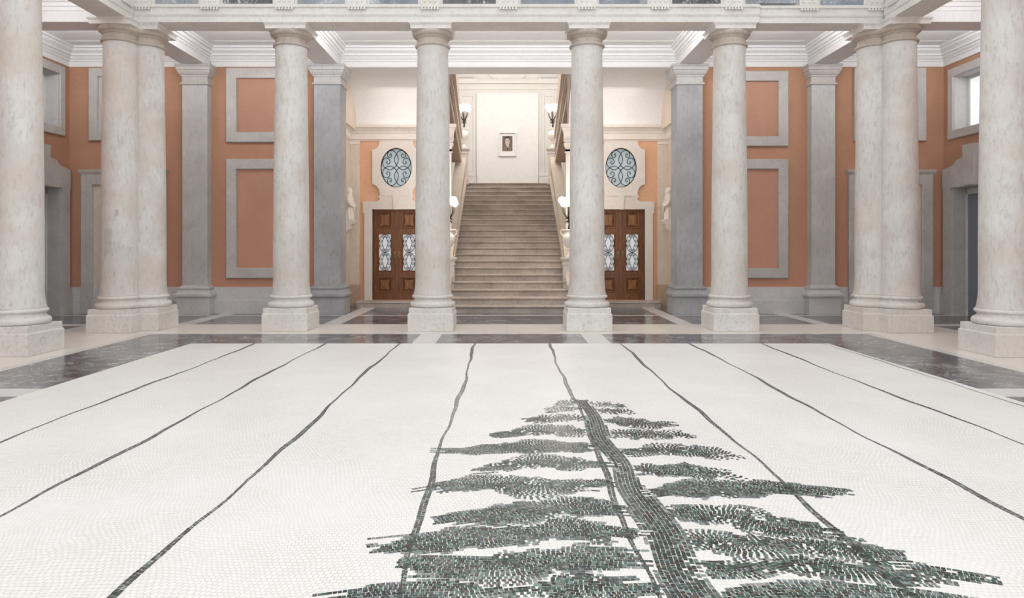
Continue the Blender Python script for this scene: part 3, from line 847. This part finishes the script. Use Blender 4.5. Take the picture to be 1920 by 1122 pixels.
# ------------------------------------------------------------------ stairs
NS, RI, TR, Y1 = 22, .185, .402, 17.87
st = thing('staircase', 'broad worn stone staircase rising between two solid balustrades', 'staircase', (C, Y1, 0))
for k in range(NS):
    y0 = Y1 + k * TR; z = (k + 1) * RI
    y1 = y0 + TR + .05 if k < NS - 1 else 28.49
    mb = MB()
    pr = [(y0, max(0, z - RI)), (y0, z - .060), (y0 - .025, z - .052), (y0 - .048, z - .042), (y0 - .056, z - .022), (y0 - .048, z - .004), (y0 - .03, z), (y1, z), (y1, max(0, z - RI))]
    mb.prism(pr, 'x', C - 1.598, C + 1.598)
    mb.build('step', 'step', st)
mb = MB(); mb.prism([(Y1 + .3, 0), (Y1 + .3, .05)] + [(26.4, 3.8), (28.4, 3.8), (28.4, 0)], 'x', C - 1.59, C + 1.59); mb.build('stair_core', 'step', st)
def candelabrum(x, y, z, label):
    r = thing('candelabrum', label, 'lamp', (x, y, z), 'branched torch lamps on the stair posts')
    mb = MB()
    mb.lathe([(.13, z), (.13, z + .04), (.10, z + .06), (.05, z + .12), (.04, z + .18), (.07, z + .21), (.05, z + .24), (.10, z + .32), (.17, z + .42), (.185, z + .52), (.16, z + .60), (.10, z + .66), (.09, z + .70), (.13, z + .74), (.12, z + .76)], x, y, 24)
    v = mb.build('vase', 'statue', r, smooth=50)
    for sg in (-1, 1):
        mb = MB(); mb.tube([(x + sg * a, y, z + b) for a, b in ((.16, .58), (.22, .64), (.23, .72), (.17, .76), (.11, .73))], .016, 6); mb.build('handle', 'statue', v, smooth=60)
    mb = MB()
    mb.tube([(x, y, z + .74), (x + .02, y, z + .9), (x - .01, y, z + 1.1), (x, y, z + 1.45)], [.035, .03, .028, .02], 8)
    mb.build('stem', 'bronze', r, smooth=60)
    heads = [(x, y, z + 1.58)]
    for i in range(6):
        a = i * PI / 3 + .3; R_ = .17 + .03 * (i % 2); zt = z + 1.40 + .08 * (i % 2)
        mb = MB()
        mb.tube([(x, y, z + .95 + .04 * i), (x + .06 * math.cos(a), y + .06 * math.sin(a), z + 1.08), (x + R_ * .8 * math.cos(a), y + R_ * .8 * math.sin(a), z + 1.22), (x + R_ * math.cos(a), y + R_ * math.sin(a), zt)], [.022, .018, .014, .012], 6)
        for q in range(2):
            h = z + .98 + .09 * q; b_ = a + .5 + q
            mb.tube([(x, y, h), (x + .07 * math.cos(b_), y + .07 * math.sin(b_), h + .01), (x + .11 * math.cos(b_), y + .11 * math.sin(b_), h - .06)], [.016, .014, .004], 5)
        mb.build('branch', 'bronze', r, smooth=60)
        heads.append((x + R_ * math.cos(a), y + R_ * math.sin(a), zt + .07))
    for h in heads:
        mb = MB(); mb.ball(h, .10, 16); mb.build('globe', 'bulb', r, smooth=60)
    ld = bpy.data.lights.new('torch_light', 'POINT'); ld.energy = 30; ld.color = (1, .90, .80); ld.shadow_soft_size = .25
    lo = bpy.data.objects.new('torch_light', ld); COL.objects.link(lo); lo.location = (x, y - .38, z + 1.55)
    return r
for sg, nm in ((-1, 'left'), (1, 'right')):
    xi, xo = C + sg * 1.60, C + sg * 1.90
    xs = sorted((xi, xo))
    b0, b1 = (19.3, 1.22), (26.2, 4.95)
    r = thing('stair_balustrade', 'solid tan stone balustrade sloping up the %s side of the main stairs' % nm, 'balustrade', (C + sg * 1.75, 19.4, 0), 'balustrades of the main stairs')
    mb = MB(); mb.prism([(18.9, 0), (18.9, b0[1] - .30), b0, b1, (b1[0] + .1, b1[1]), (b1[0] + .1, 3.5), (22, 0)], 'x', *xs); mb.build('parapet', 'tan', r)
    def band(off, hgt, proj, name, mat):
        x2 = xi - sg * proj; q = sorted((x2, xo + sg * proj * .5))
        mb = MB(); mb.prism([(b0[0], b0[1] + off), (b1[0], b1[1] + off), (b1[0], b1[1] + off + hgt), (b0[0], b0[1] + off + hgt)], 'x', *q); return mb.build(name, mat, r)
    band(-.02, .12, .05, 'handrail', 'niche')
    band(-.09, .06, .025, 'rail_moulding', 'tan')
    sl = RI / TR
    mb = MB()
    for off, h, p in ((.06, .16, .05), (.22, .05, .075), (.27, .03, .035)):
        q = sorted((xi - sg * p, xi + sg * .05)); ys, ye = 18.4, 26.2
        zb_ = lambda y: (y - Y1) * sl + RI
        mb.prism([(ys, zb_(ys) + off), (ye, zb_(ye) + off), (ye, zb_(ye) + off + h), (ys, zb_(ys) + off + h)], 'x', *q)
    for i in range(60):
        y = 18.6 + i * .128; z = (y - Y1) * sl + RI + .14; mb.ball((xi - sg * .05, y, z), .036, 8)
    mb.build('carved_moulding', 'niche', r, smooth=30)
    for (yn, zb_, zt, nn) in ((19.2, 0, 1.40, 'lower'), (26.35, 4.0, 5.36, 'upper')):
        xc = C + sg * (1.64 if nn == 'lower' else 1.66)
        mb = MB()
        mb.rect([(.03, zb_), (.03, zb_ + .25), (0, zb_ + .28), (0, zt - .22), (.02, zt - .21), (.02, zt - .16), (-.0, zt - .15), (.01, zt - .10), (.05, zt - .06), (.07, zt - .05), (.07, zt)], xc - .16, xc + .16, yn - .16, yn + .16)
        mb.build('newel_post', 'warmstone', r)
        candelabrum(xc, yn, zt + .001, 'glowing branched lamp in a stone vase on the %s %s stair post' % (nn, nm))
    # flight that returns towards the viewer above
    r = thing('upper_flight', 'tan stone side of the upper stair flight above the %s balustrade' % nm, 'staircase', (C + sg * 1.9, 23, 5), 'upper stair flights')
    q = sorted((C + sg * 1.72, C + sg * 2.2))
    mb = MB(); mb.prism([(25.6, 4.75), (20.45, 6.0), (20.45, 9.0), (23.4, 8.2), (25.9, 5.5)], 'x', *q); mb.build('stringer', 'tan', r)
    for t0, h, p, mt in ((0, .12, .03, 'warmstone'), (.30, .05, .025, 'tan'), (.62, .12, .05, 'warmstone'), (1.0, .10, .03, 'tan'), (1.4, .16, .06, 'warmstone')):
        q2 = sorted((C + sg * (1.72 - p), C + sg * 1.78))
        f_ = lambda y, t: 4.75 + (25.6 - y) * (.243 + .18 * t / 1.4) + t * .62
        mb = MB(); mb.prism([(25.6, f_(25.6, t0)), (20.45, f_(20.45, t0)), (20.45, f_(20.45, t0) + h), (25.6, f_(25.6, t0) + h)], 'x', *q2); mb.build('moulding', mt, r)
# stairwell shell
mb = MB()
for sg in (-1, 1):
    xs = sorted((C + sg * 2.3, C + sg * 2.6)); mb.box(xs[0], xs[1], YW + .4, 28.8, 0, 9.6)
    xs = sorted((C + sg * 1.70, C + sg * 2.3)); mb.prism([(18.5, 6.22), (18.5, 9.6), (20.4, 9.6), (20.4, 5.2), (20.0, 5.2)] + [p for p in arc(18.5, 5.14, 1.5, 1.085, 0.05, PI / 2, 12)], 'x', *xs)
struct(mb, 'wall_stairwell_sides', 'cream')
YE = 28.5
mb = MB(); mb.box(C - 2.6, C + 2.6, YE, YE + .3, 0, 9.6); struct(mb, 'wall_stair_end', 'cream')
mb = MB(); mb.box(C - 4.8, C + 4.8, 18.5, YE + .3, 9.5, 9.7); o = struct(mb, 'ceiling_stairwell', 'cream')
def ex(px): return (px - 950) * YE / F
def ez(py): return EYE + (462 - py) * YE / F
mb = MB()
mb.box(C - 2.3, C + 2.3, YE - .05, YE, ez(168), ez(158)); mb.box(C - 2.3, C + 2.3, YE - .14, YE, ez(157.5), ez(152)); mb.box(C - 2.3, C + 2.3, YE - .10, YE, ez(152), ez(149))
for a, b in ((856, 893), (1010, 1046)):
    mb.box(ex(a), ex(b), YE - .18, YE - .05, ez(158), ez(149)); mb.frame(ex(a) + .05, ex(b) - .05, ez(147), ez(120), .05, YE, YE - .05)
    mb.frame(ex(a + 6), ex(b - 2), ez(330), ez(176), .10, YE, YE - .04); mb.box(ex(a), ex(b), YE - .06, YE, ez(345), ez(330)); mb.box(ex(a), ex(b), YE - .08, YE, ez(331), ez(328))
mb.tube([(C + .85 * math.cos(a), YE - .02, ez(132) + .45 * math.sin(a)) for a in [PI + PI * i / 20 for i in range(21)]], .03, 6)
trim(mb, 'cream')
mb = MB(); mb.box(ex(894.5), ex(1009), YE - .10, YE - .001, 4.075, ez(175.5)); o = mb.build('display_panel', 'picwhite'); tag(o, 'plain white display panel at the head of the stairs behind the small portrait', 'panel')
# the framed portrait: a plain stand-in of the same size and tones
r = thing('portrait_picture', 'small brown portrait of a man in a white frame above the stairs', 'picture', (ex(951.5), YE - .12, ez(270)))
mb = MB(); mb.frame(ex(935), ex(968), ez(294), ez(249), .05, YE - .10, YE - .20, ch=.006); mb.build('frame', 'picwhite', r)
mb = MB(); mb.box(ex(936), ex(967), YE - .14, YE - .10, ez(293), ez(250)); mb.build('mount', 'picwhite', r)
x0, x1, z0, z1 = ex(942), ex(960.7), ez(284.3), ez(256.2)
W, H = x1 - x0, z1 - z0; yf = YE - .14
def pc(p): return [(x0 + u * W, z0 + v * H) for u, v in p]
mb = MB()
mb.box(x0, x1, yf - .01, yf, z0, z1, 0)
mb.prism(pc([(.08, 0), (.16, .28), (.36, .38), (.68, .38), (.88, .26), (.94, 0)]), 'y', yf - .014, yf - .005, 3)
mb.prism(pc([(.40, .42), (.66, .44), (.60, .22), (.50, .16), (.44, .26)]), 'y', yf - .017, yf - .005, 2)
mb.prism(pc([(.47, .27), (.55, .27), (.57, .02), (.46, .02)]), 'y', yf - .020, yf - .005, 1)
mb.prism(pc([(.5 + .23 * math.cos(a), .63 + .27 * math.sin(a)) for a in [2 * PI * i / 24 for i in range(24)]]), 'y', yf - .021, yf - .005, 2)
mb.prism(pc([(.25, .66), (.24, .88), (.40, .97), (.62, .97), (.76, .86), (.74, .66), (.69, .80), (.5, .86), (.31, .80)]), 'y', yf - .025, yf - .005, 1)
for u in (.40, .58): mb.prism(pc([(u - .06, .665), (u + .06, .665), (u + .05, .70), (u - .05, .70)]), 'y', yf - .024, yf - .005, 1)
mb.prism(pc([(.43, .49), (.57, .49), (.55, .51), (.45, .51)]), 'y', yf - .024, yf - .005, 3)
mb.build('painted_canvas', ['picbrown', 'picdark', 'piclight', 'picmid'], r)

# ------------------------------------------------------------------ statues on brackets
def statue(x, y, z, face, label, h=.88, seed=1, slim=1.):
    r = thing('statue', label, 'statue', (x, y, z), 'plaster statues on wall brackets')
    mb = MB(); n = 36
    secs = [(0, .15, .12, .0), (.05, .155, .125, .012), (.20, .14, .115, .018), (.38, .125, .105, .016), (.50, .13, .10, .012), (.60, .15, .105, .012), (.70, .165, .10, .008), (.76, .15, .09, .005), (.79, .09, .07, 0), (.81, .05, .05, 0), (.835, .048, .05, 0)]
    vs, fs = [], []
    for zz_, rx, ry, fo in secs:
        for i in range(n):
            a = 2 * PI * i / n
            f_ = 1 + fo / rx * math.sin(9 * a + 6 * zz_ + seed) + fo / rx * .6 * math.sin(5 * a - 9 * zz_)
            vs.append((x + slim * ry * f_ * math.cos(a), y + rx * f_ * math.sin(a), z + zz_ * h / 1.02))
    m = len(secs)
    for k in range(m - 1):
        for i in range(n):
            j = (i + 1) % n; fs.append((k * n + i, k * n + j, k * n + n + j, k * n + n + i))
    fs.append(tuple(range(n - 1, -1, -1))); fs.append(tuple((m - 1) * n + i for i in range(n)))
    mb.add(vs, fs)
    hz = z + .915 * h / 1.02
    mb.ball((x, y, hz), .085, 18, 0, (.92, .8, 1.1))
    mb.ball((x + face * .078, y, hz - .01), .018, 8); mb.ball((x + face * .06, y, hz - .07), .03, 8); mb.ball((x - face * .02, y, hz + .03), .085, 14)
    for sg in (-1, 1):
        mb.tube(catmull([(x, y + sg * .145, z + .70 * h), (x + face * .03, y + sg * .19, z + .55 * h), (x + face * .09, y + sg * .15, z + .44 * h), (x + face * .14, y + sg * .06, z + .47 * h)], 5), [.05] * 6 + [.042] * 5 + [.034] * 5, 10)
    b = mb.build('body', 'statue', r, smooth=60)
    rm = b.modifiers.new('merge', 'REMESH'); rm.mode = 'VOXEL'; rm.voxel_size = .011; rm.use_smooth_shade = True
    mb = MB()
    for q in range(3):
        mb.tube(catmull([(x + face * .02, y - .16, z + (.72 - .07 * q) * h), (x + face * .12, y - .06, z + (.56 - .08 * q) * h), (x + face * .12, y + .06, z + (.40 - .08 * q) * h), (x + face * .04, y + .15, z + (.30 - .07 * q) * h)], 6), .024, 8)
    mb.build('mantle', 'statue', r, smooth=60)
    # bracket below
    k = MB()
    k.prism([(x - face * .12, z), (x + face * .15, z), (x + face * .16, z - .03), (x + face * .13, z - .06), (x + face * .13, z - .10), (x + face * .06, z - .15), (x + face * .03, z - .25), (x - face * .06, z - .34), (x - face * .12, z - .36)], 'y', y - .17, y + .17)
    o = k.build('wall_bracket', 'statue'); tag(o, 'white carved wall bracket under the statue on the %s' % ('left' if face > 0 else 'right'), 'bracket', 'statue brackets')
statue(C - 4.36, 19.25, 2.42, 1, 'draped white statue half hidden by the pier on the left of the hall', seed=1)
statue(C + 4.36, 19.25, 2.42, -1, 'draped white statue half hidden by the pier on the right of the hall', seed=4, slim=.85)

# ------------------------------------------------------------------ light
w = bpy.data.worlds.new('world'); SC.world = w; w.use_nodes = True
bg = w.node_tree.nodes['Background']; bg.inputs[0].default_value = (.97, .985, 1.0, 1); bg.inputs[1].default_value = 1.04
def area(name, loc, rot, sx, sy, e, col):
    ld = bpy.data.lights.new(name, 'AREA'); ld.shape = 'RECTANGLE'; ld.size = sx; ld.size_y = sy; ld.energy = e; ld.color = col
    o = bpy.data.objects.new(name, ld); COL.objects.link(o); o.location = loc; o.rotation_euler = rot; return o
area('skylight', (0, 5, 12), (0, 0, 0), 14, 14, 420, (.98, .99, 1))
area('courtyard_fill', (0, -5, 4.5), (math.radians(80), 0, 0), 18, 6, 330, (1, .985, .965))  # added frontal fill behind the camera, stands in for courtyard bounce
area('stairwell_fill', (C, 23.6, 9.1), (math.radians(48), 0, 0), 3.2, 3, 190, (.97, .985, 1))  # added fill without a fixture, tilted to brighten the end wall
for sg in (-1, 1):
    area('hall_fill', (C + sg * 2.9, 18.9, 5.9), (math.radians(25), 0, 0), 1.6, .5, 13, (1, .89, .81))  # added warm fill for the door bays, no fixture there
# unseen strips added as gallery fill, on the back of the entablature, above the sight line
for x, wd in ((-9.6, 1.3), (-6.1, 1.1), (-3.0, 1.2), (C, 2.0), (3.1, 1.2), (6.2, 1.1), (9.7, 1.3)):
    area('gallery_fill', (x, EBK + .16, 6.32), (math.radians(132), 0, 0), wd, .2, 44, (.97, .985, 1))
for sg in (-1, 1):
    area('gallery_fill', (C + sg * 8.14, 11.5, 6.32), (math.radians(128), 0, -sg * PI / 2), 3.5, .2, 62, (.97, .985, 1))  # same added fill for the side galleries

# ------------------------------------------------------------------ camera
cd = bpy.data.cameras.new('camera'); co = bpy.data.objects.new('camera', cd); COL.objects.link(co)
co.location = (0, 0, EYE); co.rotation_euler = (PI / 2, 0, 0)
cd.sensor_fit = 'HORIZONTAL'; cd.sensor_width = 36; cd.lens = F / 1920 * 36
cd.shift_x = 10 / 1920; cd.shift_y = -99 / 1920
cd.clip_end = 200
SC.camera = co
SC.view_settings.view_transform = 'Standard'
SC.view_settings.look = 'None'
